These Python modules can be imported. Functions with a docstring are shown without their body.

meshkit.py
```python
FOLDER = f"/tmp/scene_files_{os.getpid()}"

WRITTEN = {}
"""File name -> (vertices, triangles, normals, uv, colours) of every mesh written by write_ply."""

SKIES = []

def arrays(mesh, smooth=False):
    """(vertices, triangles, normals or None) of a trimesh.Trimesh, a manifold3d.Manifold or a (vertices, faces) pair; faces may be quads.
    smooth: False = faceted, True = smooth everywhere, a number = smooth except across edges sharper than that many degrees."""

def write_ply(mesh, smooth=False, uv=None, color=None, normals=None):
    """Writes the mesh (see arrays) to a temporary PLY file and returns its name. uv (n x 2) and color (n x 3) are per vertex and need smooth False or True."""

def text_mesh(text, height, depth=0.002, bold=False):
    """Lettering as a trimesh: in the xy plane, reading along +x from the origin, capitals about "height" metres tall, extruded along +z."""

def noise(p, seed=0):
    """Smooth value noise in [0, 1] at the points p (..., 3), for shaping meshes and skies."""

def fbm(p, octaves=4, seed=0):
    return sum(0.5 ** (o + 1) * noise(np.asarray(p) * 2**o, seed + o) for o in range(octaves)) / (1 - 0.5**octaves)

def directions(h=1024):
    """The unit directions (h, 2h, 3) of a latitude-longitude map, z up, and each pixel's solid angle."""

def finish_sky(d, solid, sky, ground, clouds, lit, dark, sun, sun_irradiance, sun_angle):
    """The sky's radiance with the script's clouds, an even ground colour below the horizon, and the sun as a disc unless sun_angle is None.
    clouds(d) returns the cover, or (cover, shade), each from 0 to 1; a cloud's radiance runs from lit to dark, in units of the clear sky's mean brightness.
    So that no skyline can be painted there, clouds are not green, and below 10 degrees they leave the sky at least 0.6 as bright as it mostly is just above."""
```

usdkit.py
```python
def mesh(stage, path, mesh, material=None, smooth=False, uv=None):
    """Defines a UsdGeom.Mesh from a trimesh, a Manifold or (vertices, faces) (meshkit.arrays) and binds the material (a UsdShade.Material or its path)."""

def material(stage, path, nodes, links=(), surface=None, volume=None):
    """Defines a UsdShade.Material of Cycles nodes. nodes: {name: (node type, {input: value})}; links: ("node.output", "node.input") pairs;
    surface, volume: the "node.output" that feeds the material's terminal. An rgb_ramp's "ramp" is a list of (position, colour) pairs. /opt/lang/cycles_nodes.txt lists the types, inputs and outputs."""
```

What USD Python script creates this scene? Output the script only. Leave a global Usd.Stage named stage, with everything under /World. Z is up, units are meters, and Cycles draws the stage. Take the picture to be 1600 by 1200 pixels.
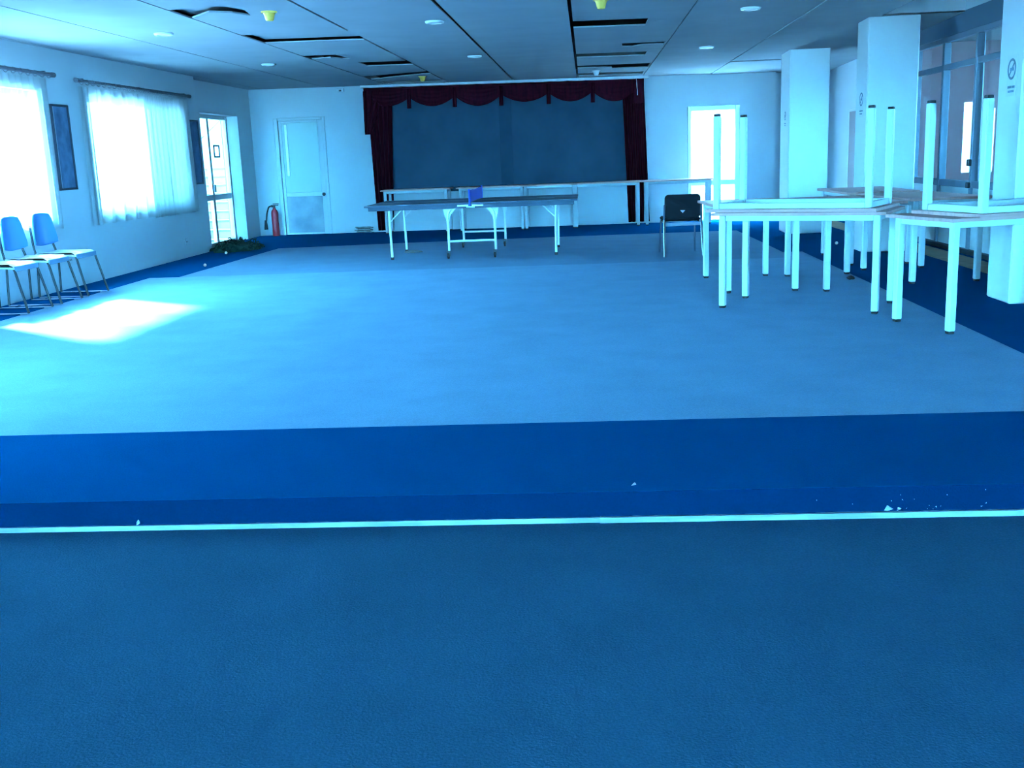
import math, random
import numpy as np
import trimesh
import manifold3d
import usdkit, meshkit
from shapely.geometry import Polygon, box as sbox, Point
from shapely.ops import unary_union
from shapely import affinity
from pxr import Usd, UsdGeom, UsdLux, UsdShade, Gf, Sdf

rng = random.Random(7)
stage = Usd.Stage.CreateInMemory()
UsdGeom.SetStageUpAxis(stage, UsdGeom.Tokens.z)
UsdGeom.SetStageMetersPerUnit(stage, 1.0)
UsdGeom.Xform.Define(stage, '/World')
stage.SetDefaultPrim(stage.GetPrimAtPath('/World'))
UsdGeom.Scope.Define(stage, '/World/Looks')

# ------------------------------------------------------------------ camera, sky, sun, exposure
EXPOSURE = 0.40
SKY = (0.18, 1.0, 1.92)        # the blue daylight of the photograph
SKY_K = 25.0
SUN = (0.50, 1.0, 1.55)
SUN_K = 40.0
CAM_H = 1.22
PITCH, ROLL, YAW, F_PX = math.radians(12.18003), math.radians(-2.22130), math.radians(4.40064), 1650.29

cam = UsdGeom.Camera.Define(stage, '/World/camera')
fw = np.array([-math.sin(YAW) * math.cos(PITCH), math.cos(YAW) * math.cos(PITCH), -math.sin(PITCH)])
rt = np.cross(fw, [0, 0, 1]); rt /= np.linalg.norm(rt)
up = np.cross(rt, fw)
rt, up = math.cos(ROLL) * rt + math.sin(ROLL) * up, -math.sin(ROLL) * rt + math.cos(ROLL) * up
m4 = Gf.Matrix4d(*rt, 0, *up, 0, *(-fw), 0, 0, 0, CAM_H, 1)
cam.AddTransformOp().Set(m4)
cam.CreateHorizontalApertureAttr(36.0)
cam.CreateVerticalApertureAttr(27.0)
cam.CreateFocalLengthAttr(36.0 * F_PX / 1600.0)
cam.CreateClippingRangeAttr(Gf.Vec2f(0.05, 500))
cam.CreateExposureAttr(EXPOSURE)

dome = UsdLux.DomeLight.Define(stage, '/World/sky')
dome.CreateColorAttr(Gf.Vec3f(*SKY)); dome.CreateIntensityAttr(SKY_K)

sun = UsdLux.DistantLight.Define(stage, '/World/sun')
sun.CreateColorAttr(Gf.Vec3f(*SUN)); sun.CreateIntensityAttr(SUN_K); sun.CreateAngleAttr(5.0); sun.CreateNormalizeAttr(True)
sd = np.array([0.70, -0.50, -0.65]); sd /= np.linalg.norm(sd)      # the way the sunlight travels
zx = -sd; xx = np.cross([0, 0, 1], zx); xx /= np.linalg.norm(xx); yx = np.cross(zx, xx)
sun.AddTransformOp().Set(Gf.Matrix4d(*xx, 0, *yx, 0, *zx, 0, 0, 0, 0, 1))

# ------------------------------------------------------------------ helpers
used = {}
def numbered(parent, name):
    k = (parent, name); n = used.get(k, 0); used[k] = n + 1
    return f'{parent}/{name}' if n == 0 else f'{parent}/{name}_{n:03d}'

def path_of(parent):
    return '/World' if parent is None else str(parent.GetPath())

def put(prim, label=None, cat=None, group=None, kind=None):
    for k, v in (('label', label), ('category', cat), ('group', group), ('kind', kind)):
        if v: prim.SetCustomDataByKey(k, v)
    return prim

def obj(name, mesh, mat, parent=None, smooth=30, label=None, kind=None):
    p = usdkit.mesh(stage, numbered(path_of(parent), name), mesh, mat, smooth=smooth).GetPrim()
    return put(p, label=label, kind=kind)

def thing(name, label=None, cat=None, loc=(0, 0, 0), rotz=0.0, group=None, kind=None, parent=None, flip=False):
    x = UsdGeom.Xform.Define(stage, numbered(path_of(parent), name))
    if parent is None:
        x.AddTranslateOp().Set(Gf.Vec3d(*loc)); x.AddRotateZOp().Set(math.degrees(rotz))
        if flip: x.AddRotateXOp().Set(180.0)
    return put(x.GetPrim(), label, cat, group, kind)

def dup(root, label, loc, rotz=0.0, group=None, flip=False):
    was = root.GetCustomData()
    base = root.GetName().rstrip('0123456789').rstrip('_')
    r = thing(base, label, was['category'], loc, rotz, group or was.get('group'), flip=flip)
    r.GetReferences().AddInternalReference(root.GetPath()); r.SetInstanceable(True)
    return r

cat_ = trimesh.util.concatenate

def bx(x0, x1, y0, y1, z0, z1, b=0.0):
    if b <= 0:
        m = trimesh.creation.box([x1 - x0, y1 - y0, z1 - z0])
    else:
        h = np.array([x1 - x0, y1 - y0, z1 - z0]) / 2
        b = min(b, 0.45 * 2 * h.min())
        pts = []
        for sx in (-1, 1):
            for sy in (-1, 1):
                for sz in (-1, 1):
                    s = np.array([sx, sy, sz])
                    for a in range(3):
                        q = h - b; q = q.copy(); q[a] = h[a]; pts.append(s * q)
        m = trimesh.Trimesh(*_hull(pts), process=False)
    m.apply_translation([(x0 + x1) / 2, (y0 + y1) / 2, (z0 + z1) / 2])
    return m

def _hull(pts):
    mm = manifold3d.Manifold.hull_points(np.asarray(pts, float)).to_mesh()
    return mm.vert_properties[:, :3], mm.tri_verts

def cyl(r, z0, z1, x=0, y=0, n=20, r2=None):
    a = np.arange(n) * 2 * math.pi / n
    r2 = r if r2 is None else r2
    pts = np.vstack([np.c_[r * np.cos(a), r * np.sin(a), np.full(n, z0)], np.c_[r2 * np.cos(a), r2 * np.sin(a), np.full(n, z1)]])
    m = trimesh.Trimesh(*_hull(pts), process=False); m.apply_translation([x, y, 0]); return m

def lathe(profile, n=24, loc=(0, 0, 0)):
    """profile: (r, z) pairs from bottom to top, closed on the axis"""
    m = trimesh.creation.revolve(np.array(profile, float), sections=n); m.apply_translation(loc); return m

def tube(points, r, n=8, closed=False):
    p = np.asarray(points, float); k = len(p)
    t = np.gradient(p, axis=0)
    if closed:
        t = np.roll(p, -1, 0) - np.roll(p, 1, 0)
    t /= np.linalg.norm(t, axis=1, keepdims=True) + 1e-12
    ref = np.array([0, 0, 1.0]) if abs(t[0][2]) < 0.9 else np.array([1.0, 0, 0])
    a = np.cross(t[0], ref); a /= np.linalg.norm(a)
    A = []
    for i in range(k):
        a = a - t[i] * (a @ t[i]); a /= np.linalg.norm(a); A.append(a)
    A = np.array(A); B = np.cross(t, A)
    ang = np.arange(n) * 2 * math.pi / n
    v = p[:, None] + r * (np.cos(ang)[None, :, None] * A[:, None] + np.sin(ang)[None, :, None] * B[:, None])
    v = v.reshape(-1, 3); f = []
    for i in range(k if closed else k - 1):
        j = (i + 1) % k
        for q in range(n):
            w = (q + 1) % n
            f += [[i * n + q, i * n + w, j * n + w], [i * n + q, j * n + w, j * n + q]]
    if not closed:
        v = np.vstack([v, p[0], p[-1]])
        for q in range(n):
            w = (q + 1) % n
            f += [[k * n, w, q], [k * n + 1, (k - 1) * n + q, (k - 1) * n + w]]
    m = trimesh.Trimesh(v, np.array(f), process=False)
    return m

def rounded(points, r, n=6):
    """a polyline with its inner corners rounded"""
    p = [np.array(q, float) for q in points]; out = [p[0]]
    for i in range(1, len(p) - 1):
        a, b, c = p[i - 1], p[i], p[i + 1]
        d1, d2 = (a - b), (c - b); l1, l2 = np.linalg.norm(d1), np.linalg.norm(d2)
        rr = min(r, l1 * .49, l2 * .49); s, e = b + d1 / l1 * rr, b + d2 / l2 * rr
        for k in range(n + 1):
            u = k / n; out.append((1 - u) ** 2 * s + 2 * u * (1 - u) * b + u * u * e)
    return out + [p[-1]]

def ext(poly, h):
    return cat_([trimesh.creation.extrude_polygon(g, h, engine='earcut') for g in getattr(poly, 'geoms', [poly])])

def ext_z(poly, z0, z1):
    m = ext(poly, z1 - z0); m.apply_translation([0, 0, z0]); return m

def ext_x(poly, x0, x1):
    """poly in (y, z)"""
    m = ext(poly, x1 - x0); v = np.array(m.vertices)
    return trimesh.Trimesh(np.c_[x0 + v[:, 2], v[:, 0], v[:, 1]], m.faces, process=False)

def ext_y(poly, y0, y1):
    """poly in (x, z)"""
    m = ext(poly, y1 - y0); v = np.array(m.vertices)
    return trimesh.Trimesh(np.c_[v[:, 0], y0 + v[:, 2], v[:, 1]], np.array(m.faces)[:, ::-1], process=False)

def sheet(fn, us, vs, thick=0.0):
    """a grid of points fn(u, v)"""
    P = np.array([[fn(u, v) for v in vs] for u in us], float); nu, nv = len(us), len(vs)
    i, j = np.meshgrid(np.arange(nu - 1), np.arange(nv - 1), indexing='ij'); q = (i * nv + j).ravel()
    f = np.vstack([np.c_[q, q + nv, q + nv + 1], np.c_[q, q + nv + 1, q + 1]])
    return trimesh.Trimesh(P.reshape(-1, 3), f, process=False)

# ------------------------------------------------------------------ materials
L = '/World/Looks/'
def plain(name, col, rough=0.6, metal=0.0, spec=None):
    d = {'base_color': col, 'roughness': rough, 'metallic': metal}
    if spec is not None: d['specular_ior_level'] = spec
    return usdkit.material(stage, L + name, {'p': ('principled_bsdf', d)}, surface='p.BSDF')

def mottled(name, c1, c2, scale, rough=0.8, bump=0.0, bscale=None, detail=4, spec=0.3, stretch=None):
    nodes = {'t': ('texture_coordinate', {}), 'm': ('mapping', {'scale': stretch or (1, 1, 1)}),
             'n': ('noise_texture', {'scale': scale, 'detail': detail}), 'r': ('rgb_ramp', {'ramp': [(0.3, c1), (0.7, c2)]}),
             'p': ('principled_bsdf', {'roughness': rough, 'specular_ior_level': spec})}
    links = [('t.object', 'm.vector'), ('m.vector', 'n.vector'), ('n.fac', 'r.fac'), ('r.color', 'p.base_color')]
    if bump:
        nodes['n2'] = ('noise_texture', {'scale': bscale or scale * 3, 'detail': 3}); nodes['b'] = ('bump', {'strength': bump, 'distance': 0.01})
        links += [('t.object', 'n2.vector'), ('n2.fac', 'b.height'), ('b.normal', 'p.normal')]
    return usdkit.material(stage, L + name, nodes, links, surface='p.BSDF')

def mul(c, k): return tuple(x * k for x in c)

M = {}
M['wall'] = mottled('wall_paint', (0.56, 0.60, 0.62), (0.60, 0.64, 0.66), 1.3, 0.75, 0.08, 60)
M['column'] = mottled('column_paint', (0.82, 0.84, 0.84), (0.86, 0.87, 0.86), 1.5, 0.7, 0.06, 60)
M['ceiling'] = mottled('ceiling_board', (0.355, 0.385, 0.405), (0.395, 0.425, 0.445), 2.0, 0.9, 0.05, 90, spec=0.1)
M['plenum'] = plain('plenum_concrete', (0.06, 0.06, 0.06), 0.95, spec=0.1)
C_MAIN = (0.23, 0.37, 0.49)
def carpet(name, c, spread=0.2):
    n = {'t': ('texture_coordinate', {}), 'a': ('noise_texture', {'scale': 140.0, 'detail': 2}), 'b': ('noise_texture', {'scale': 3.0, 'detail': 5}),
         'x': ('mix_color', {'blend_type': 'mix', 'fac': 0.35}), 'r': ('rgb_ramp', {'ramp': [(0.3, mul(c, 1 - spread)), (0.7, mul(c, 1 + spread))]}),
         'u': ('bump', {'strength': 0.5, 'distance': 0.004}), 'p': ('principled_bsdf', {'roughness': 0.95, 'specular_ior_level': 0.0})}
    return usdkit.material(stage, L + name, n, [('t.object', 'a.vector'), ('t.object', 'b.vector'), ('a.color', 'x.a'), ('b.color', 'x.b'), ('x.result', 'r.fac'),
                           ('r.color', 'p.base_color'), ('a.fac', 'u.height'), ('u.normal', 'p.normal')], surface='p.BSDF')
M['carpet_main'] = carpet('grey_carpet', C_MAIN)
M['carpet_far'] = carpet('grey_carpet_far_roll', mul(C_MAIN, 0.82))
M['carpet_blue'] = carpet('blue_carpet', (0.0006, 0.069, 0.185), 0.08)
M['carpet_riser_shaded'] = carpet('shaded_blue_carpet', (0.0003, 0.017, 0.050), 0.08)  # border blue darkened, shade on the step face put into the colour
M['carpet_low'] = carpet('dark_grey_carpet', (0.032, 0.098, 0.150), 0.24)
M['brown'] = mottled('brown_threshold', (0.22, 0.15, 0.10), (0.34, 0.24, 0.16), 6, 0.6)
M['trim'] = mottled('white_trim', (0.20, 0.25, 0.26), (0.38, 0.42, 0.43), 9, 0.5, stretch=(0.4, 4, 4))
M['white_paint'] = plain('white_gloss_paint', (0.78, 0.79, 0.78), 0.4)
M['door_paint'] = plain('pale_door_paint', (0.52, 0.57, 0.58), 0.5)
M['steel_white'] = plain('white_powder_coat', (0.72, 0.77, 0.76), 0.45)
M['black_rubber'] = plain('black_rubber', (0.015, 0.015, 0.016), 0.7)
M['black_metal'] = plain('black_metal', (0.02, 0.022, 0.025), 0.45)
M['alu'] = plain('aluminium', (0.55, 0.57, 0.58), 0.38, 0.85)
M['steel_shaded'] = plain('shaded_table_steel', (0.42, 0.47, 0.50), 0.5)  # white table steel painted darker for the shade along the back wall
M['chrome'] = plain('chrome', (0.85, 0.87, 0.88), 0.12, 1.0)
M['wood_top'] = mottled('beech_laminate', (0.70, 0.32, 0.28), (0.84, 0.40, 0.35), 3, 0.42, stretch=(1, 12, 1))
M['wood_edge'] = mottled('beech_edging', (0.60, 0.26, 0.22), (0.74, 0.34, 0.29), 4, 0.5, stretch=(1, 10, 1))
M['underside'] = plain('table_underside', (0.70, 0.70, 0.68), 0.7)
M['tt_top'] = mottled('slate_blue_table_paint', (0.045, 0.07, 0.105), (0.065, 0.09, 0.13), 5, 0.55)
M['line_white'] = plain('white_line_paint', (0.7, 0.7, 0.7), 0.5)
M['net_blue'] = plain('blue_net', (0.03, 0.10, 0.60), 0.8)
M['shell_blue'] = plain('blue_plastic', (0.05, 0.22, 0.50), 0.35)
M['seat_lip'] = plain('blue_grey_seat_lip', (0.12, 0.22, 0.32), 0.6)
M['seat_cloth'] = plain('pale_seat_cloth', (0.48, 0.52, 0.54), 0.6)
M['vinyl'] = plain('black_vinyl', (0.008, 0.009, 0.012), 0.6, spec=0.15)
M['board'] = mottled('grey_backdrop_cloth', (0.024, 0.057, 0.085), (0.034, 0.073, 0.105), 2.2, 0.9, 0.1, 120, spec=0.1)
M['board_seam'] = mottled('grey_backdrop_overlap', (0.018, 0.046, 0.072), (0.026, 0.060, 0.088), 3, 0.9, spec=0.1)
M['velvet'] = mottled('maroon_velvet', (0.022, 0.0006, 0.004), (0.055, 0.001, 0.007), 9, 0.9, spec=0.1, stretch=(3, 3, .4))
M['red'] = plain('red_enamel', (0.42, 0.008, 0.02), 0.4)
M['door_kick'] = mottled('stained_door_panel', (0.18, 0.23, 0.28), (0.38, 0.42, 0.44), 2.2, 0.5)
M['door_wood'] = plain('dark_brown_door', (0.26, 0.17, 0.17), 0.55)
M['print'] = mottled('dark_print', (0.035, 0.075, 0.14), (0.10, 0.19, 0.30), 7, 0.5, detail=6)
M['frame_dark'] = plain('dark_frame', (0.03, 0.04, 0.06), 0.4)
M['frame_pale'] = plain('pale_frame', (0.25, 0.30, 0.36), 0.4)
M['sign_ink'] = plain('sign_ink', (0.16, 0.26, 0.32), 0.7)
M['sign_paper'] = plain('sign_paper', (0.80, 0.82, 0.82), 0.7)
M['detector'] = plain('orange_dust_cap', (0.85, 0.42, 0.06), 0.5)
M['lamp_white'] = plain('white_opal_lamp', (0.92, 0.92, 0.92), 0.3)
M['ball'] = plain('cream_ball', (0.85, 0.72, 0.55), 0.4)
M['ball_white'] = plain('white_ball', (0.85, 0.85, 0.85), 0.4)
M['green'] = mottled('dark_green_fibre', (0.006, 0.03, 0.025), (0.02, 0.06, 0.04), 20, 0.9, spec=0.1)
M['pink_wall'] = plain('pink_corridor_paint', (0.85, 0.46, 0.48), 0.8)
M['concrete'] = mottled('pale_concrete', (0.55, 0.55, 0.54), (0.66, 0.66, 0.65), 1.5, 0.9)
M['render_white'] = mottled('white_render', (0.72, 0.73, 0.73), (0.80, 0.80, 0.80), 1.0, 0.9)
M['step_shade'] = plain('step_shade', (0.22, 0.26, 0.28), 0.8)
M['ground'] = mottled('paved_ground', (0.40, 0.40, 0.39), (0.50, 0.50, 0.48), 0.4, 0.9)
M['socket'] = plain('socket_plastic', (0.55, 0.58, 0.60), 0.4)
M['cable'] = plain('grey_cable', (0.16, 0.17, 0.16), 0.6)
M['debris'] = plain('paper_scrap', (0.42, 0.46, 0.52), 0.8)
M['rod'] = plain('brown_curtain_rod', (0.10, 0.09, 0.11), 0.5)
M['brown_slot'] = plain('slot_lining', (0.16, 0.13, 0.10), 0.9)

M['glass'] = usdkit.material(stage, L + 'clear_glass', {'f': ('layer_weight', {'blend': 0.5}), 'w': ('math', {'math_type': 'power', 'value2': 4.0}), 'k': ('math', {'math_type': 'multiply_add', 'value2': 0.45, 'value3': 0.03}),
    'a': ('transparent_bsdf', {'color': (0.95, 0.98, 0.97)}), 'g': ('glossy_bsdf', {'color': (1, 1, 1), 'roughness': 0.01}),
    'm': ('mix_closure', {})}, [('f.facing', 'w.value1'), ('w.value', 'k.value1'), ('k.value', 'm.fac'), ('a.BSDF', 'm.closure1'), ('g.BSDF', 'm.closure2')], surface='m.closure')
M['frosted'] = usdkit.material(stage, L + 'frosted_glass', {'a': ('translucent_bsdf', {'color': (0.17, 0.21, 0.20)}), 'd': ('diffuse_bsdf', {'color': (0.60, 0.66, 0.64)}),
    'm': ('mix_closure', {'fac': 0.6})}, [('a.BSDF', 'm.closure1'), ('d.BSDF', 'm.closure2')], surface='m.closure')
M['bright_frosted'] = usdkit.material(stage, L + 'pale_frosted_glass', {'a': ('translucent_bsdf', {'color': (0.75, 0.78, 0.77)}), 't': ('transparent_bsdf', {'color': (0.9, 0.95, 0.94)}),
    'm': ('mix_closure', {'fac': 0.12})}, [('a.BSDF', 'm.closure1'), ('t.BSDF', 'm.closure2')], surface='m.closure')
M['sheer'] = usdkit.material(stage, L + 'sheer_voile', {'w': ('layer_weight', {'blend': 0.35}), 'r': ('map_range', {'from_min': 0.0, 'from_max': 1.0, 'to_min': 0.13, 'to_max': 0.03, 'clamp': True}),
    'a': ('translucent_bsdf', {'color': (0.45, 0.46, 0.46)}), 'd': ('diffuse_bsdf', {'color': (0.62, 0.63, 0.62)}), 'x': ('mix_closure', {'fac': 0.45}),
    't': ('transparent_bsdf', {'color': (1, 1, 1)}), 'm': ('mix_closure', {})},
    [('w.facing', 'r.value'), ('r.result', 'm.fac'), ('a.BSDF', 'x.closure1'), ('d.BSDF', 'x.closure2'), ('x.closure', 'm.closure1'), ('t.BSDF', 'm.closure2')], surface='m.closure')

M['voile'] = usdkit.material(stage, L + 'thin_voile', {'w': ('layer_weight', {'blend': 0.35}), 'r': ('map_range', {'from_min': 0.0, 'from_max': 1.0, 'to_min': 0.48, 'to_max': 0.12, 'clamp': True}),
    'a': ('translucent_bsdf', {'color': (0.45, 0.46, 0.46)}), 'd': ('diffuse_bsdf', {'color': (0.62, 0.63, 0.62)}), 'x': ('mix_closure', {'fac': 0.45}),
    't': ('transparent_bsdf', {'color': (1, 1, 1)}), 'm': ('mix_closure', {})},
    [('w.facing', 'r.value'), ('r.result', 'm.fac'), ('a.BSDF', 'x.closure1'), ('d.BSDF', 'x.closure2'), ('x.closure', 'm.closure1'), ('t.BSDF', 'm.closure2')], surface='m.closure')

# ------------------------------------------------------------------ the setting
XL, XLF, XR, YB = -5.60, -5.80, 4.10, 18.55
STEP = 15.40                       # where the left wall steps back
LOW = -0.115                       # the lower floor in front
NEAR = -9.0
def riser_y(x): return 3.735 + 0.0145 * x

# floor: slab, carpets, riser strip
floor = thing('floor', 'hall floor of grey carpet bordered in blue, one low step up from a darker carpet', kind='structure')
obj('slab', bx(-6.2, 6.6, 3.85, 19.2, -0.45, -0.006), M['concrete'], floor)
main = Polygon([(-5.04, 4.683), (2.475, 4.815), (2.49, 12.6), (2.27, 12.6), (2.27, 11.95), (-4.71, 11.866), (-5.06, 11.86)])
far = Polygon([(-4.71, 11.866), (2.27, 11.95), (2.26, 13.8), (2.22, 16.17), (-0.18, 16.07), (-2.88, 15.85), (-4.05, 15.67), (-4.62, 15.58)])
brown = Polygon([(3.64, 7.2), (3.97, 7.2), (3.97, 18.5), (3.64, 18.5)])
outer = Polygon([(-6.05, riser_y(-6.05) - .010), (4.1, riser_y(4.1) - .010), (4.1, 18.85), (-6.05, 18.85)])
blue = outer.difference(unary_union([main, far, brown]))
obj('grey_carpet', ext_z(main, -0.006, 0.0), M['carpet_main'], floor, smooth=False, label='pale grey field carpet')
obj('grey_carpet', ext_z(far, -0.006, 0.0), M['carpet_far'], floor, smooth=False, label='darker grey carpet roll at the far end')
obj('border_carpet', ext_z(blue, -0.006, 0.0), M['carpet_blue'], floor, smooth=False, label='royal blue border carpet')
obj('threshold', ext_z(brown, -0.006, 0.004), M['brown'], floor, smooth=False, label='bare brown strip along the glazed partition')
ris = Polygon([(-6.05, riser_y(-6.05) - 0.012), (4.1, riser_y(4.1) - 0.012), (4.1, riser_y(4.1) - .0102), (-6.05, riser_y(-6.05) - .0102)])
obj('riser', ext_z(ris, LOW, -0.0004), M['carpet_riser_shaded'], floor, smooth=False, label='blue carpet on the face of the low step, darkened for shade')
lowp = Polygon([(-6.05, NEAR - .2), (4.3, NEAR - .2), (4.3, riser_y(4.3) - .012), (-6.05, riser_y(-6.05) - .012)])
obj('dark_carpet', ext_z(lowp, LOW - 0.3, LOW), M['carpet_low'], floor, smooth=False, label='dark grey carpet of the lower floor')
def strip(x0, x1, h, t, nseg):
    xs = np.linspace(x0, x1, nseg); r = np.random.default_rng(int(abs(x0) * 100) + 3)
    def f(u, v):
        i = int(u); w = h * (1 + 0.10 * (r.random() - .5)) if v in (1, 2) else 0
        y = riser_y(xs[i]) - 0.012 - (t if v in (0, 1) else 0)
        return (xs[i], y, LOW + (w if v in (1, 2) else 0))
    return sheet(f, range(nseg), range(4))
obj('floor_trim', strip(-6.0, 0.02, 0.019, 0.010, 160), M['trim'], floor, label='chipped white strip at the foot of the step')
obj('floor_trim', strip(0.02, 4.05, 0.021, 0.016, 120), M['trim'], floor, label='chipped white strip at the foot of the step, wider length')

# left wall, near part
WZ0, WZ1 = 0.74, 2.06
wins = {1: (8.85, 10.85), 2: (11.95, 14.72), 3: (4.3, 6.4)}
wp = sbox(NEAR, -0.45, STEP, 3.3)
for a, b in wins.values(): wp = wp.difference(sbox(a, WZ0, b, WZ1))
wl = thing('wall_left', 'white plastered wall with curtained windows along the left', kind='structure')
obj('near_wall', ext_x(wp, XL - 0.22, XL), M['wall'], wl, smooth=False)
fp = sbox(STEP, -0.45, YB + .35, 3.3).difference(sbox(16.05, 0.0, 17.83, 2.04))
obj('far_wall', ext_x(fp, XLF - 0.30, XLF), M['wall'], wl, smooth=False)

def window(n, axis, a, b, z0, z1, pos, label, panes=3):
    """frame, mullions and panes in an opening; axis 'x': wall plane x = pos, spans y a..b; 'y': wall plane y = pos, spans x a..b"""
    w = thing(f'window_{n}', label, kind='structure')
    def box3(u0, u1, z0_, z1_, t, b_=0.004):
        return bx(pos - t, pos + t, u0, u1, z0_, z1_, b_) if axis == 'x' else bx(u0, u1, pos - t, pos + t, z0_, z1_, b_)
    f = 0.05
    obj('frame', cat_([box3(a, b, z0, z0 + f, .03), box3(a, b, z1 - f, z1, .03), box3(a, a + f, z0 + f, z1 - f, .03), box3(b - f, b, z0 + f, z1 - f, .03)]), M['alu'], w)
    st = (b - a) / panes
    for i in range(1, panes):
        obj('mullion', box3(a + i * st - .025, a + i * st + .025, z0 + f, z1 - f, .027), M['alu'], w)
    for i in range(panes):
        obj('pane', box3(a + i * st + .02, a + (i + 1) * st - .02, z0 + .04, z1 - .04, .003, 0), M['glass'], w, smooth=False)
    return w
window(1, 'x', 8.85, 10.85, WZ0, WZ1, XL - .14, 'left foreground window blown out by sunlight')
window(2, 'x', 11.95, 14.72, WZ0, WZ1, XL - .14, 'window behind the second sheer curtain', 4)

win3 = window(3, 'x', 4.3, 6.4, WZ0, WZ1, XL - .14, 'added window beside the camera, out of the frame, lighting the carpet', 3)  # unseen window added to light the left of the hall floor

# rear wall behind the camera, its windows light the columns and tables
rp = sbox(-6.1, -0.45, 4.4, 3.3)
for a, b in ((-3.0, 4.0),): rp = rp.difference(sbox(a, 0.35, b, 2.5))
wr = thing('wall_rear', 'white wall with wide windows behind the camera', kind='structure')
obj('rear_wall', ext_y(rp, NEAR - .22, NEAR), M['wall'], wr, smooth=False)
window(4, 'y', -3.0, 4.0, .35, 2.5, NEAR - .14, 'wide window in the wall behind the camera', 5)

# back wall
bp = sbox(-6.1, -0.45, 3.18, 3.3)
DL = (-5.40, -4.50, 2.01); DR = (1.75, 2.58, 1.90)
for a, b, h in (DL, DR): bp = bp.difference(sbox(a, -0.006, b, h))
wb = thing('wall_back', 'white back wall behind the stage curtain', kind='structure')
obj('back_wall', ext_y(bp, YB, YB + .25), M['wall'], wb, smooth=False)
obj('recess_wall', bx(3.18, 4.4, YB + .18, YB + .43, -.45, 3.3), M['wall'], wb, smooth=False)

# right wall: solid near the camera, glazed partition, solid far part with a brown door
wrt = thing('wall_right', 'right side wall with a glazed partition between painted panels', kind='structure')
P0, P1 = 7.5, 15.95
M['partition_alu'] = plain('dull_partition_aluminium', (0.22, 0.27, 0.33), 0.5, 0.3)
obj('near_wall', ext_x(sbox(NEAR, -.45, P0, 3.3).difference(sbox(-4.2, .8, -2.2, 2.3)), XR, XR + .2), M['wall'], wrt, smooth=False)
window(5, 'x', -4.2, -2.2, .8, 2.3, XR + .1, 'added fill window in the right wall behind the camera, out of the frame', 2)  # unseen window added as fill for the floor and columns
fw_ = sbox(P1, -.45, YB + .4, 3.3).difference(sbox(16.15, -0.006, 17.28, 1.73))
obj('far_wall', ext_x(fw_, XR, XR + .2), M['wall'], wrt, smooth=False)
obj('header', bx(XR - .02, XR + .14, P0, P1, 2.56, 3.3), M['wall'], wrt, smooth=False)
M['soffit_shade'] = plain('soffit_shade_paint', (0.10, 0.15, 0.20), 0.7)
obj('soffit_shade', bx(XR - .02, XR + .10, P0, P1, 2.34, 2.56), M['soffit_shade'], wrt, smooth=False, label='dark panel painted as the shaded soffit above the glazing')  # shade of the soffit painted as a dark panel
stiles = [7.55, 8.6, 9.65, 10.7, 11.75, 12.8, 13.85, 14.9, 15.92]
obj('bottom_track', bx(XR - .06, XR + .06, P0, P1, 0.0, 0.05, .005), M['frame_dark'], wrt)
obj('top_rail', bx(XR - .03, XR + .03, P0, P1, 2.28, 2.34, .005), M['partition_alu'], wrt)
for i, y in enumerate(stiles):
    obj('stile', bx(XR - .04, XR + .04, y - .03, y + .03, .05, 2.28, .006), M['partition_alu'], wrt)
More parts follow.
